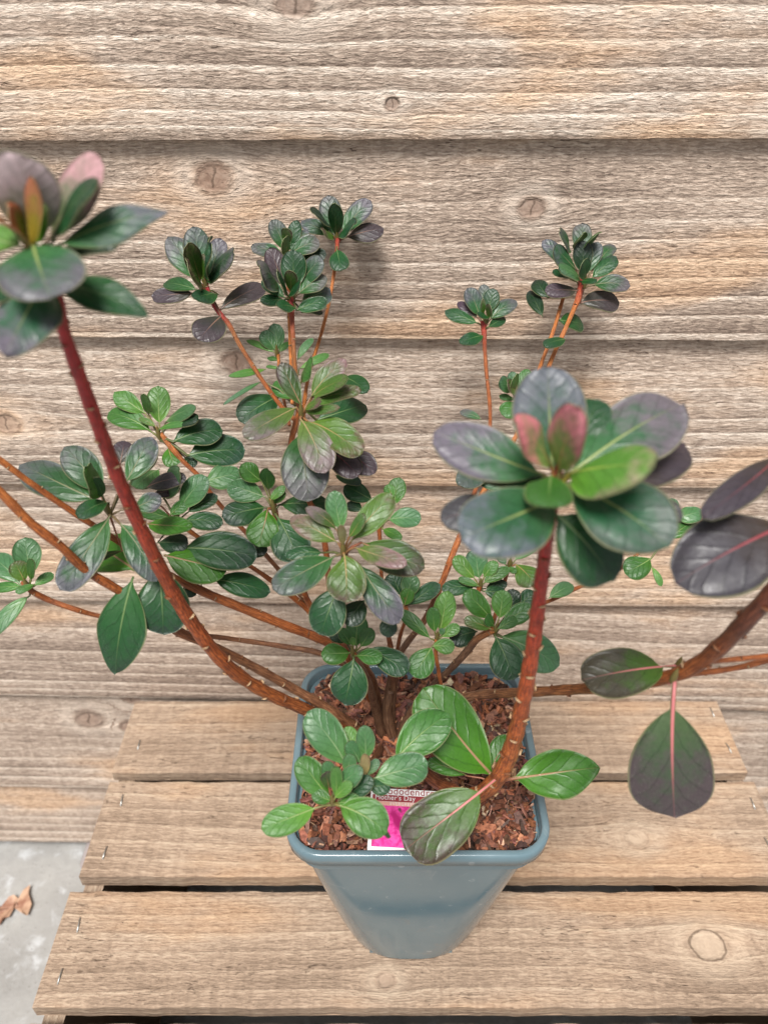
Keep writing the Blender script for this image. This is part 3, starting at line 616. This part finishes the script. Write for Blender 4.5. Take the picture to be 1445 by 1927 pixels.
# clusters: crop, depth, centre x y, then leaves: tip x y, base x y, width, elevation, palette[, depth shift of the base in mm]
LEAVES = """
# 1 .235 270 880
195 130 245 850 430 62 k 6
790 130 400 800 290 50 k 4
780 370 430 830 190 40 d 6
-110 600 200 850 190 50 x 3
1345 590 470 860 310 12 n 0 P
950 850 500 900 210 0 D 6
410 1285 270 860 600 18 n -3
1190 1430 440 1150 290 -5 d 8 P
40 1745 350 1130 450 -8 n 2 P
-200 1300 200 1050 360 -5 d 6
-260 770 200 880 260 15 l 0
60 540 220 830 110 72 x
255 300 260 870 120 80 x -3
355 520 290 850 120 75 y
# 4 .255 690 640
640 25 668 590 360 55 n 7
900 200 780 520 200 35 d 9
1340 225 760 590 335 14 n 3
1355 440 1000 690 250 0 q 9
45 370 620 595 275 14 n 3
265 565 620 610 150 5 D 7
80 830 400 740 190 -5 q 14
1335 840 1100 700 150 0 q 14
465 315 660 560 150 66 r -1
800 235 695 575 165 70 r -2
1195 545 760 590 220 26 y -2
185 930 670 720 345 2 n -1
975 1150 670 790 335 -30 d 3
1272 975 740 650 370 2 N -1
640 765 655 600 330 34 g -6
# 2 .462 370 590
150 300 310 560 155 42 b 2
290 240 350 560 155 58 b 3
460 310 385 560 120 50 b 2
535 398 385 560 95 32 b
390 335 372 540 115 58 d
262 338 335 570 92 70 o -1
355 400 350 560 40 80 y
262 450 350 610 92 58 o -3
475 475 375 560 80 28 d -3
50 655 300 635 112 0 p 4
125 575 320 615 92 8 d
300 668 442 640 90 5 d -4
718 590 450 735 125 8 p
330 915 462 772 185 -12 p -3
# 2 .482 850 400
758 200 838 390 102 55 b 2
908 200 850 390 82 55 d 2
636 365 822 390 88 10 b
960 262 870 385 105 35 b
1036 320 862 402 125 18 b
1082 410 880 410 95 0 D 4
845 248 846 345 62 75 o
835 308 846 405 72 65 o -2
# 2 .452 880 650
745 365 832 600 125 55 p 3
680 470 800 600 100 42 b 4
886 378 888 625 142 62 d
1058 425 920 600 122 45 b 3
1076 530 912 640 125 22 b
865 498 872 625 72 75 o -3
790 505 852 645 62 58 d -1
705 552 838 662 84 25 d -2
692 685 832 672 74 2 D
1105 615 930 680 160 8 b 4
1088 678 905 735 98 12 d -3
792 712 902 725 68 10 d -5
1055 742 938 748 62 -8 D 2
928 575 856 655 42 50 d -4
# 2 .492 1145 310
1092 55 1128 295 128 55 b 2
1135 100 1138 290 85 65 d
1345 88 1180 285 125 38 b
1418 250 1195 305 125 8 p
1250 225 1160 298 84 34 d -2
938 205 1112 292 95 18 b
1000 160 1100 250 70 30 D 3
1058 262 1128 302 95 45 o -3
1168 502 1142 375 108 -20 d -2
# 2 .500 790 990
775 812 790 980 95 55 h 2
698 862 782 975 92 45 h
862 922 800 985 38 25 g
610 912 780 985 36 8 l
735 1015 800 1030 30 5 g
# 6 .455 660 480
805 -12 678 165 66 30 h
932 112 690 235 66 15 l
128 290 430 232 58 5 l
88 518 400 330 36 -10 h
430 212 545 228 28 5 g
495 340 690 490 180 20 g
800 190 715 320 110 40 g 3
215 650 540 450 250 -8 d 8
1238 420 1040 300 140 5 d 12
1222 520 830 640 230 -6 d 12
# 6 .405 710 580
548 180 715 530 150 48 O
1068 160 782 465 180 34 w 4
1085 310 800 460 110 28 o 5
1190 400 765 520 135 18 o 2
1022 540 740 580 72 12 o
870 490 740 560 66 40 o -2
250 780 672 540 185 4 w
1192 915 765 655 240 -5 o
1296 1070 1040 880 190 -15 q 10
1165 1090 930 880 205 -18 q 7
900 1065 702 630 250 -22 w -6
768 1292 690 740 365 -32 b 1
# 7 .450 440 400
158 128 352 265 112 28 l 3
432 88 442 335 138 52 l 1
340 138 372 272 52 58 l 4
118 262 392 382 140 12 g
672 238 480 325 85 25 h 4
692 300 490 350 85 18 D 3
842 372 530 445 175 2 d -3
985 500 618 532 215 -5 d
632 332 430 372 42 8 g -3
540 602 500 480 135 -25 G 5
672 600 600 540 84 -20 D 6
310 296 420 350 40 20 o -3
# 5 .385 690 880
132 590 610 815 205 6 b 2
412 478 645 770 190 36 b 3
795 440 765 590 130 25 p 12
992 500 830 710 130 20 h 10
962 412 800 705 175 30 b 5
548 600 645 785 95 58 G
605 668 655 795 62 66 d -2
498 930 695 830 112 4 d -2
1025 790 850 870 130 10 b 4
388 1388 700 915 215 -22 b -3
590 1090 860 1260 270 -5 G 12
570 1225 780 1140 42 5 O 8
830 1770 900 1450 160 -60 D 8 P
740 1918 850 1300 310 -58 d -2 P
1040 1668 1010 1240 345 -48 d 4
1000 1332 765 965 180 -30 b -6
# 7 .430 550 940
612 672 350 740 100 8 p -8
575 740 380 800 70 5 p -4
745 668 570 885 155 36 h
812 790 618 895 92 12 d
622 828 508 912 84 18 g -4
310 885 525 935 74 4 g
570 620 470 800 120 48 h 6
380 650 440 760 95 45 h 8
290 740 440 620 120 20 h 14
845 965 588 950 112 -4 d
960 640 722 700 175 2 h 14
655 985 365 965 110 8 G -12
625 1090 430 1085 115 0 D -8
1128 1135 990 1120 115 0 D 4
1145 1402 770 1320 140 -18 d -4
1062 1175 585 1120 230 -8 d -10
868 1265 470 1165 205 -16 G -16
672 1420 590 1350 160 -30 D 0
# 7 .430 1160 850
960 588 1090 695 115 42 g 3
1130 615 1135 745 92 66 g -2
878 712 1112 795 145 8 h
840 925 1115 862 165 2 d 2
1068 1112 1130 870 205 -26 G -3
1245 770 1150 830 80 30 g
# 8 .425 150 330
350 745 180 395 285 -25 d
600 330 190 300 180 4 d 4
240 150 125 262 74 30 l -3
# 8 .372 705 660
632 182 692 500 165 50 h 3
1098 215 765 595 205 28 o 4
400 325 655 500 95 36 w 2
872 365 750 560 92 48 o
288 405 662 600 180 16 w
235 700 545 680 110 2 d 8
142 975 645 705 238 -2 b
1355 805 850 600 255 -2 O 8
1215 775 800 640 150 4 w -4
680 460 700 620 64 78 B -3
730 1260 880 1060 240 -20 D 14
1060 1358 1090 1170 225 -40 D 16
1155 1240 840 780 235 -25 b 5
525 1335 670 940 285 -42 d 6
728 1078 710 690 305 -30 o -4
# 8 .435 1010 440
1155 78 1112 305 145 46 g
1050 138 1100 250 110 40 G -2
1328 412 1060 420 155 8 h
715 145 945 265 150 15 d 2
740 280 860 340 100 10 D
1172 575 1020 492 80 0 g
850 130 640 60 90 0 d 6
# 8 .430 780 1480
832 1172 812 1440 168 48 g 1
935 1285 842 1435 112 38 g -1
675 1288 765 1425 92 36 g
778 1355 785 1425 50 60 l -3
528 1485 762 1482 160 8 g
1018 1532 805 1505 115 4 g -4
1228 1625 900 1445 180 -10 d 3
600 1330 730 1400 80 10 D 4
715 1895 790 1520 290 -45 d -4
# 9 .440 350 1280
440 898 372 1225 168 50 l 2
318 1028 332 1235 112 56 g
48 1055 300 1285 105 18 g 1
528 1180 382 1272 84 22 l -3
390 1198 385 1255 52 60 h -4
490 1355 312 1345 112 2 l -5
168 1592 312 1350 195 -28 g -3
450 1290 670 1225 150 0 D 8
# 9 .430 815 1220
568 905 782 1125 165 32 g 2
870 892 842 1125 155 50 l 2
960 885 925 1060 130 42 D 8
738 1108 802 1185 84 46 g -2
1105 1018 862 1180 140 26 g
992 1118 832 1205 84 16 g -4
562 1132 782 1208 95 12 o -3
1125 900 1000 1020 135 28 d 8
1325 1500 850 1260 270 -12 h 4
960 1612 812 1262 310 -26 d -3
# 9 .450 695 860
660 568 690 805 168 50 h 3
488 622 652 805 122 32 l 1
832 668 722 795 92 42 l
932 722 718 842 94 18 g -2
518 802 682 862 62 8 g -2
385 890 655 868 115 2 d 2
905 830 732 882 92 6 D 2
900 920 722 905 115 -6 d
# 9 .455 930 690
1172 488 970 660 115 24 h
1140 860 975 690 190 0 o 2
832 610 900 695 66 18 d
985 752 915 715 50 5 g
1432 852 1240 960 105 5 h 4
# 9 .448 90 1010
152 765 102 955 152 46 h 2
372 845 112 1020 120 12 d
-25 755 60 940 200 36 d 6
130 880 88 1020 145 50 G -3
# 10 .455 760 660
962 548 770 600 115 12 h
740 455 775 565 84 30 h
915 622 735 750 120 8 g -2
405 1000 595 890 205 -10 g 3
668 1092 595 950 48 -30 l 3
# 10 .285 1580 760
960 600 1520 140 190 8 q 0
775 1075 1600 640 500 -14 q -12
# 11 .345 790 470
92 580 795 475 285 4 K 0
# 11 .318 760 560
765 1572 770 560 560 -60 H 0
# 12 .365 620 1180
415 468 735 910 250 36 h 8
725 585 800 770 130 30 l 14
870 572 878 850 150 50 h 10
738 708 840 875 112 46 h 9
988 848 900 980 74 26 h 8
880 800 880 975 76 75 B 7
1380 880 945 1000 220 6 h 10
1085 1055 900 1065 125 0 d 8
350 830 600 1150 195 32 g 2
570 858 632 1085 115 55 h
562 945 592 1075 95 68 O -2
860 912 640 1085 135 36 h
945 1000 690 1190 130 26 d 3
780 1035 640 1155 84 36 l -4
52 1405 485 1235 190 2 l 0
640 900 640 1150 90 62 l -2
765 800 725 970 110 50 h 7
850 1190 665 1195 110 10 g -2
455 1120 610 1180 95 15 g -1
1055 1430 668 1215 245 -6 l -4
# 13 .402 30 730
375 410 0 745 240 14 g 0
# 13 .428 690 860
200 235 682 835 375 30 G 2
455 610 640 810 110 20 G 10
800 565 668 780 150 25 G 12
1400 775 812 850 270 10 G -2 P
228 738 505 832 92 8 G 6
80 1332 690 858 325 -14 K -22
# 5 .420 175 1360
160 1052 202 1300 158 48 h 2
95 1205 162 1335 100 56 o -1
205 1188 202 1325 55 58 g
-60 1175 135 1355 135 16 h
345 1288 222 1362 68 8 g
100 1402 222 1352 46 5 g -3
-70 1690 195 1420 105 -20 h
-60 1385 150 1372 64 2 g
# 3 .492 350 800
225 540 312 745 122 50 b 2
345 512 342 705 92 52 b 4
412 543 370 725 112 55 d
578 635 382 772 112 22 b
155 645 300 755 82 22 p 3
68 700 302 792 102 8 d
490 750 370 822 74 8 d -3
390 668 366 748 52 66 o -2
335 615 335 738 34 72 y -2
290 720 380 752 38 20 d -4
168 935 342 880 95 -2 d
# 3 .482 1060 510
1040 78 1040 305 132 46 b 8
882 140 960 275 112 46 b 8
1158 148 1070 265 72 36 g 6
1050 152 1000 265 62 48 g 4
760 205 932 385 112 32 b 5
1272 235 1150 365 95 28 b 4
845 245 1002 410 132 46 b 2
1050 200 1052 445 132 62 D 0
1162 212 1092 435 112 46 b 1
1060 338 1062 475 82 68 d -3
1288 315 1110 475 115 26 d
876 398 1032 492 84 26 h -2
834 430 960 475 52 14 d 2
1388 530 1118 522 135 6 b
1152 492 1038 492 44 6 d -5
778 560 1008 560 115 2 p -2
1308 650 1030 650 168 -6 p
1048 800 878 770 155 -8 d 4
768 952 928 908 78 0 d -4
715 485 800 610 115 20 D 6
675 560 765 745 100 10 D 4
# 3 .480 570 1300
540 1138 560 1285 84 50 h 2
462 1185 542 1285 84 42 h
560 1178 562 1280 70 56 g -1
662 1122 592 1285 84 42 g
508 1208 572 1295 62 54 o -3
452 1310 568 1342 48 6 g
468 1445 605 1362 130 -4 g
172 1425 325 1482 62 8 b
# 4 .440 560 640
175 650 330 560 120 5 b
245 590 560 640 140 6 h -2
"""
clusters = []
for ln in LEAVES.strip().splitlines():
    f_ = ln.split()
    if f_[0] == '#': clusters.append({'crop': int(f_[1]), 'z': float(f_[2]), 'c': (float(f_[3]), float(f_[4])), 'L': []})
    else: clusters[-1]['L'].append(f_)
base_c = on_plane(740, 1400, SOILZ)
plant = tag(empty('azalea', base_c), 'leggy azalea shrub with green and bronze leaf rosettes on red-brown stems in the pot', 'shrub')
AX = Vector((0, -.12, 1)).normalized()
specs = []; li = 0
for cl in clusters:
    ox, oy, s_ = CROP[cl['crop']]; z0 = cl['z']
    full = lambda x, y: (ox+x/s_, oy+y/s_)
    cl['center'] = P(*full(*cl['c']), z0)
    Lm = max(math.hypot(float(q[0])-float(q[2]), float(q[1])-float(q[3])) for q in cl['L'])/s_/FPX*z0*.95
    for q in cl['L']:
        tx_, ty_, bx_, by_, wd, el = map(float, q[:6]); pal_ = q[6]; dz = float(q[7])/1000 if len(q) > 7 else 0
        bp = full(bx_, by_); tp = full(tx_, ty_); zb_ = z0+dz; B = P(*bp, zb_)
        lp = math.hypot(tp[0]-bp[0], tp[1]-bp[1])/FPX*zb_
        best = None
        Lw = max(lp*1.08, min(Lm, lp*1.5))
        for i in range(-40, 41):
            z_ = zb_+i*.0011; T = P(*tp, z_); D = T-B; L = D.length
            cost = (math.asin(max(-1, min(1, D.dot(AX)/L)))-math.radians(el))**2 + .8*(L/Lw-1)**2
            if best is None or cost < best[0]: best = (cost, T, L)
        T, L = best[1], best[2]; Dn = (T-B).normalized()
        V = (B-C0).normalized(); N = AX-V*.75; N = AX*.6-V if pal_ == 'k' else N; N = (N-Dn*N.dot(Dn)).normalized(); S = Dn.cross(N).normalized()
        dpx = Vector((tp[0]-bp[0], -(tp[1]-bp[1]))).normalized(); perp = RT*(-dpx.y)+UP*dpx.x
        fac = max(.55, abs(S.dot(perp))); W = min(wd/s_/FPX*zb_/fac*1.12, L*.82)
        li += 1
        specs.append(dict(cl=cl, B=B, T=T, W=W, N=N, pal=pal_, size=L*W/zb_**2, el=el, seed=li*1.37, z=zb_, point=.62 if len(q) > 8 else 0))
specs.sort(key=lambda q: -q['size'])
for i, q in enumerate(specs): q['own'] = i < 96
for cl in clusters:      # a rosette never keeps a lone small leaf in its bud mesh
    rest = [q for q in specs if q['cl'] is cl and not q['own']]
    if len(rest) == 1: rest[0]['own'] = True
print('own leaves', sum(q['own'] for q in specs))
def bud(mb, c_, h, r, col):
    n = 7; vs = []; A = []
    for i, (f1, f2) in enumerate(((0, .8), (.25, 1), (.6, .75), (.9, .25), (1.0, .02))):
        for t in range(n): a = t*6.283/n; vs.append(c_+AX*(h*f1)+Vector((math.cos(a)*r*f2, math.sin(a)*r*f2, 0)))
    fs = [(a*n+i, a*n+(i+1) % n, (a+1)*n+(i+1) % n, (a+1)*n+i) for a in range(4) for i in range(n)]
    m = len(vs); mb.add(vs, fs, {'ca': [(*col, 1)]*m, 'cb': [(*col, .2)]*m, 'cm': [(*col, .5)]*m, 'ts': [(.5, .5, 1, 0)]*m})
for cl in clusters:
    mb = MB(); c_ = cl['center']
    bud(mb, c_-AX*.003, .010, .0016, (.16, .13, .04))
    mine = [q for q in specs if q['cl'] is cl]
    def lf(mb_, q, nt_=20, ns=8):
        hang = q['el'] < -20; big = q['W'] > .015
        via = None
        add_leaf(mb_, q['B'], q['T'], q['W'], q['N'], q['pal'], arch=(.10 if hang else .05+.05*(q['seed'] % 1)) if q['el'] < 45 else .04-.0*q['el'], fold=-.10+.38*((q['seed']*3.1) % 1), pet=.20 if q['pal'] in 'HK' else .08,
                 seed=q['seed'], nt_=nt_, ns=ns, blunt=1.25 if q['pal'] in 'H' else .96+.24*((q['seed']*5.7) % 1), point=q['point'])
    for q in mine:
        if not q['own']: lf(mb, q, 16, 6)
    J = c_-AX*.0035
    for q in mine:
        d_ = (q['B']-J).length; col = PAL[q['pal']][3]; col = (col[0]*.75, col[1]*.55, col[2]*.5)
        if .0005 < d_ < .024:
            r1 = max(.00045, q['W']*.035); e_ = q['B']+(q['T']-q['B'])*.07; pts_ = [J, J.lerp(q['B'], .5)+AX*(.12*d_), q['B'], e_]; vs = []
            dd = (e_-J).normalized(); n1_ = dd.orthogonal().normalized(); n2_ = dd.cross(n1_)
            for f_, p_ in zip((1.5, 1.15, 1.0, .7), pts_):
                for a_ in range(6): vs.append(p_+(n1_*math.cos(a_*1.0472)+n2_*math.sin(a_*1.0472))*r1*f_)
            fs = [(a_*6+t_, a_*6+(t_+1) % 6, (a_+1)*6+(t_+1) % 6, (a_+1)*6+t_) for a_ in range(3) for t_ in range(6)]
            mb.add(vs, fs, {'ca': [(*col, 1)]*24, 'cb': [(*col, .2)]*24, 'cm': [(*col, .5)]*24, 'ts': [(.5, .5, 1, 0)]*24})
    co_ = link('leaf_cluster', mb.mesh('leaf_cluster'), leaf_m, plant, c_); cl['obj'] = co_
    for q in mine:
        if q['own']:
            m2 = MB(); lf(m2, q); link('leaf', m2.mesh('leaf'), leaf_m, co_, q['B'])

# ------------------------------------------------------------------ stems
def crom(pts, n=8):
    out = []
    for i in range(len(pts)-1):
        p0, p1, p2, p3 = pts[max(0, i-1)], pts[i], pts[i+1], pts[min(len(pts)-1, i+2)]
        for q in range(n):
            t = q/n; out.append(tuple(.5*((2*b)+(-a+c_)*t+(2*a-5*b+4*c_-d)*t*t+(-a+3*b-3*c_+d)*t*t*t) for a, b, c_, d in zip(p0, p1, p2, p3)))
    out.append(pts[-1]); return out
BROWN, RED, ORNG, GREY = (.310, .090, .022), (.360, .014, .020), (.48, .165, .040), (.165, .090, .055)
def branch(spec, cols, scars=True, name='branch', seed=1, every=.011):
    """spec: photo x, y, depth, diameter in photo pixels; cols: colour at start, middle, end"""
    pts = [(*P(a, b, c_), d/FPX*c_*(.42 if d > 22 else .46)) for a, b, c_, d in spec]
    path = crom(pts, 10); r_ = random.Random(seed); mb = MB(); ns = 12; vs = []; A = []; Gb = []
    acc = 0; prev = None; frames = []
    nrm = Vector((0, -1, .3)); N_ = len(path)
    for i, q in enumerate(path):
        p = Vector(q[:3]); tan = (Vector(path[min(i+1, N_-1)][:3])-Vector(path[max(i-1, 0)][:3])).normalized()
        nrm = (nrm-tan*nrm.dot(tan)).normalized(); bn = tan.cross(nrm)
        if prev is not None: acc += (p-prev).length
        prev = p; f1 = i/(N_-1); cc = cols; x = f1*(len(cc)-1); a_ = min(int(x), len(cc)-2); x -= a_
        col = tuple(cc[a_][z]*(1-x)+cc[a_+1][z]*x for z in range(3))
        rr = q[3]*(1+.05*math.sin(acc*310+seed)+.05*mnoise.noise(Vector((acc*160, seed, 0))))
        frames.append((p, tan, nrm.copy(), bn.copy(), rr, acc))
        for t in range(ns):
            an = t*6.283/ns; vs.append(p+(nrm*math.cos(an)+bn*math.sin(an))*rr*(1+.06*mnoise.noise(Vector((acc*120, an, seed)))))
            A.append((*col, 1)); Gb.append((acc, min(t, ns-t), seed, 1))
    fs = [(i*ns+t, i*ns+(t+1) % ns, (i+1)*ns+(t+1) % ns, (i+1)*ns+t) for i in range(N_-1) for t in range(ns)]
    fs.append(tuple(range(ns))[::-1]); fs.append(tuple((N_-1)*ns+t for t in range(ns)))
    mb.add(vs, fs, {'ca': A, 'gb': Gb})
    if scars:      # crescent leaf scars in a spiral
        nx = .004; ang = r_.uniform(0, 6)
        for (p, tan, n_, b_, rr, ac) in frames:
            if ac > nx:
                nx = ac+every*r_.uniform(.5, 1.2); ang += 2.4
                d = n_*math.cos(ang)+b_*math.sin(ang); s_ = d.cross(tan); sz = max(.0010, min(.0022, rr*.60))
                cv = []; 
                for a_ in range(7):
                    th = math.pi*(a_/6)
                    x_, y_ = math.cos(th)*sz, math.sin(th)*sz*.75
                    cv.append(p+d*(rr*.93)+s_*x_+tan*y_); 
                c2 = [p+d*(rr+sz*.42)+s_*(math.cos(math.pi*a_/6)*sz*.75)+tan*(math.sin(math.pi*a_/6)*sz*.35-sz*.05) for a_ in range(7)]
                v_ = cv+c2; f_ = [(a_, a_+1, a_+8, a_+7) for a_ in range(6)]+[(13, 12, 11, 10, 9, 8, 7)]+[(0, 7, 13, 6)]
                lo_ = (.78, .58, .36, 1) if r_.random() < .8 else (.30, .13, .06, 1)
                mb.add(v_, f_, {'ca': [(.25, .10, .05, 1)]*7+[lo_]*7, 'gb': [(ac, a_, seed, 1) for a_ in range(14)]})
    return link(name, mb.mesh(name), bark, plant, Vector(path[-1][:3]))
# each runs from its tip down to the pot
branch([(66, 475, .237, 16), (108, 556, .24, 22), (120, 620, .25, 28), (148, 700, .265, 31), (185, 800, .29, 31), (232, 920, .32, 31), (290, 1045, .35, 32), (350, 1155, .385, 32), (425, 1250, .42, 31), (500, 1302, .45, 29), (590, 1342, .48, 27), (670, 1385, .51, 27), (725, 1420, .53, 28)], [RED, RED, RED, (.33, .030, .018), (.33, .07, .018), BROWN, (.20, .065, .022), (.15, .052, .024)], seed=1, every=.0065)
branch([(-40, 895, .33, 19), (0, 925, .335, 19), (60, 985, .345, 19), (115, 1028, .355, 19), (165, 1075, .37, 18), (230, 1115, .385, 19), (330, 1185, .42, 19), (420, 1225, .44, 18), (520, 1278, .465, 19), (625, 1338, .49, 20), (700, 1390, .52, 20)], [ORNG, BROWN, BROWN, (.20, .09, .045), (.24, .11, .055)], seed=2)
branch([(-40, 838, .35, 13), (0, 865, .355, 13), (60, 910, .365, 13), (140, 965, .38, 13), (225, 1020, .40, 13), (300, 1072, .42, 15), (375, 1110, .43, 18), (450, 1142, .44, 19), (540, 1178, .455, 19), (625, 1213, .475, 19), (690, 1262, .50, 19), (712, 1330, .52, 20)], [ORNG, BROWN, BROWN, BROWN, GREY], seed=3)
branch([(42, 1095, .42, 9), (60, 1112, .42, 12), (90, 1128, .425, 12), (140, 1146, .43, 11), (200, 1162, .44, 10), (345, 1190, .455, 10), (440, 1203, .465, 10), (530, 1216, .475, 11), (610, 1232, .485, 12), (690, 1275, .505, 13)], [BROWN, BROWN, (.22, .09, .04), GREY], seed=4, every=.006)
branch([(386, 525, .462, 7), (400, 568, .462, 10), (418, 595, .46, 10), (432, 612, .458, 10), (455, 655, .452, 9), (500, 725, .44, 9), (530, 765, .425, 9), (555, 790, .412, 10)], [RED, RED, (.26, .10, .03), BROWN, BROWN], seed=5)
branch([(549, 560, .452, 8), (549, 590, .452, 11), (552, 640, .45, 9), (556, 700, .44, 9), (562, 770, .42, 11), (556, 800, .41, 13), (548, 840, .41, 12), (560, 900, .415, 11), (600, 980, .425, 12), (614, 1040, .43, 12), (622, 1120, .445, 12), (640, 1200, .47, 13), (690, 1280, .505, 14)], [RED, (.26, .10, .03), BROWN, BROWN, BROWN, BROWN], seed=6)
branch([(540, 478, .482, 7), (543, 540, .48, 8), (546, 640, .47, 7), (550, 760, .45, 7)], [RED, ORNG, ORNG], seed=7)
branch([(635, 445, .492, 11), (634, 468, .492, 8), (629, 512, .492, 7), (618, 575, .49, 7), (604, 630, .485, 7), (585, 692, .475, 7), (575, 740, .46, 8), (570, 800, .445, 9)], [RED, ORNG, ORNG, ORNG], seed=8)
branch([(524, 668, .50, 7), (528, 720, .49, 6), (545, 800, .46, 7)], [ORNG, BROWN], seed=9, scars=False)
branch([(303, 815, .45, 9), (318, 835, .45, 12), (345, 868, .452, 10), (375, 897, .455, 9), (410, 945, .46, 9), (470, 1010, .465, 9), (530, 1078, .475, 10), (585, 1140, .485, 13), (650, 1215, .50, 15), (705, 1290, .52, 16)], [ORNG, BROWN, BROWN, (.24, .12, .06), GREY], seed=10)
branch([(333, 980, .43, 10), (380, 1015, .44, 9), (470, 1065, .46, 9), (545, 1118, .475, 12), (600, 1165, .49, 14)], [ORNG, BROWN, BROWN], seed=11)
branch([(512, 938, .43, 11), (518, 965, .432, 13), (525, 1010, .44, 11), (560, 1085, .455, 11), (590, 1150, .475, 13), (640, 1210, .49, 14)], [ORNG, BROWN, BROWN], seed=12)
branch([(645, 1030, .374, 12), (650, 1048, .38, 12), (640, 1100, .40, 12), (625, 1160, .43, 12), (650, 1230, .47, 13), (700, 1320, .51, 16)], [ORNG, BROWN, BROWN], seed=13)
branch([(712, 985, .436, 10), (716, 1030, .44, 8), (719, 1100, .445, 8), (728, 1180, .46, 9), (742, 1262, .49, 14), (737, 1340, .515, 16), (742, 1405, .53, 20)], [BROWN, BROWN, BROWN, GREY, GREY], seed=14)
branch([(1094, 522, .482, 12), (1088, 560, .482, 12), (1080, 580, .483, 10), (1062, 622, .485, 9), (1038, 675, .485, 9), (1000, 770, .48, 9), (935, 880, .475, 11), (888, 965, .47, 12), (860, 1022, .468, 13), (833, 1092, .47, 13), (800, 1165, .48, 13), (762, 1215, .49, 13), (738, 1262, .50, 14), (728, 1340, .515, 18)], [RED, ORNG, ORNG, ORNG, BROWN, GREY, GREY], seed=15)
branch([(1064, 545, .49, 8), (1055, 575, .49, 8), (1040, 625, .488, 8), (1016, 690, .486, 8), (985, 780, .482, 8)], [ORNG, ORNG, ORNG], seed=16)
branch([(910, 605, .492, 15), (911, 640, .492, 9), (915, 700, .49, 8), (922, 780, .488, 8), (915, 860, .48, 8), (880, 960, .475, 9)], [RED, BROWN, BROWN, BROWN], seed=17)
branch([(968, 735, .48, 7), (972, 760, .48, 8), (975, 800, .48, 7), (950, 880, .475, 7)], [RED, BROWN], seed=18, scars=False)
branch([(934, 1183, .43, 12), (915, 1192, .432, 14), (895, 1205, .438, 16), (870, 1235, .452, 16), (838, 1268, .47, 14), (805, 1300, .485, 15), (765, 1355, .51, 18), (748, 1400, .53, 20)], [ORNG, GREY, GREY, GREY], seed=19)
branch([(822, 1200, .44, 9), (820, 1230, .442, 8), (826, 1270, .45, 8), (828, 1300, .46, 8), (800, 1345, .49, 12), (760, 1395, .52, 14)], [ORNG, BROWN, BROWN], seed=20, every=.006)
branch([(903, 1102, .45, 11), (900, 1120, .452, 9), (915, 1150, .46, 8), (925, 1180, .455, 9)], [BROWN, BROWN], seed=21, scars=False)
branch([(1262, 975, .455, 7), (1180, 1060, .46, 7), (1120, 1092, .462, 7), (1080, 1109, .465, 8), (1033, 1131, .468, 8), (975, 1150, .47, 8), (930, 1185, .46, 10)], [ORNG, BROWN, BROWN], seed=22)
branch([(960, 1060, .455, 10), (952, 1085, .458, 8), (940, 1130, .462, 8), (925, 1180, .455, 9)], [BROWN, BROWN], seed=29, scars=False)
branch([(762, 1140, .448, 12), (765, 1160, .45, 8), (752, 1200, .47, 8), (742, 1262, .49, 10)], [ORNG, BROWN, GREY], seed=23, scars=False)
branch([(666, 1228, .43, 9), (672, 1245, .435, 12), (690, 1275, .46, 14), (706, 1330, .50, 18), (722, 1395, .53, 24)], [BROWN, GREY, GREY, GREY], seed=24, scars=False)
branch([(1052, 845, .252, 10), (1050, 900, .256, 18), (1034, 990, .265, 26), (1022, 1060, .285, 31), (1014, 1130, .305, 32), (1002, 1220, .33, 34), (988, 1300, .355, 35), (970, 1380, .385, 37), (948, 1445, .41, 38), (918, 1483, .43, 38), (880, 1500, .445, 36), (835, 1480, .465, 32), (785, 1440, .49, 30), (750, 1405, .53, 28)], [RED, RED, (.40, .025, .02), (.42, .075, .02), (.36, .10, .025), BROWN, (.19, .06, .025), (.11, .05, .03)], seed=25, every=.006)
branch([(1560, 940, .26, 40), (1480, 1080, .275, 42), (1420, 1150, .29, 42), (1345, 1225, .315, 38), (1275, 1268, .335, 33), (1180, 1288, .36, 27), (1070, 1298, .395, 22), (980, 1303, .42, 20), (900, 1308, .45, 20), (830, 1330, .48, 22), (785, 1375, .51, 26), (755, 1405, .53, 28)], [(.14, .035, .022), (.13, .04, .022), BROWN, (.25, .10, .04), GREY, GREY], seed=26, every=.009)
branch([(1560, 1215, .33, 11), (1445, 1234, .33, 11), (1380, 1241, .328, 11), (1322, 1246, .322, 11)], [BROWN, BROWN], seed=27)
branch([(1560, 1226, .345, 12), (1445, 1243, .342, 12), (1380, 1258, .34, 12), (1300, 1268, .334, 13)], [BROWN, BROWN], seed=28)
branch([(628, 1500, .366, 9), (640, 1520, .372, 9), (672, 1500, .40, 9), (692, 1450, .45, 12), (718, 1405, .525, 16)], [RED, BROWN, GREY], seed=30, scars=False)
branch([(735, 1300, .50, 14), (728, 1340, .51, 22), (742, 1400, .525, 26), (748, 1440, .53, 30)], [GREY, GREY, (.10, .06, .04)], seed=31, scars=False, name='trunk')

print('leaves', len(specs), 'clusters', len(clusters))
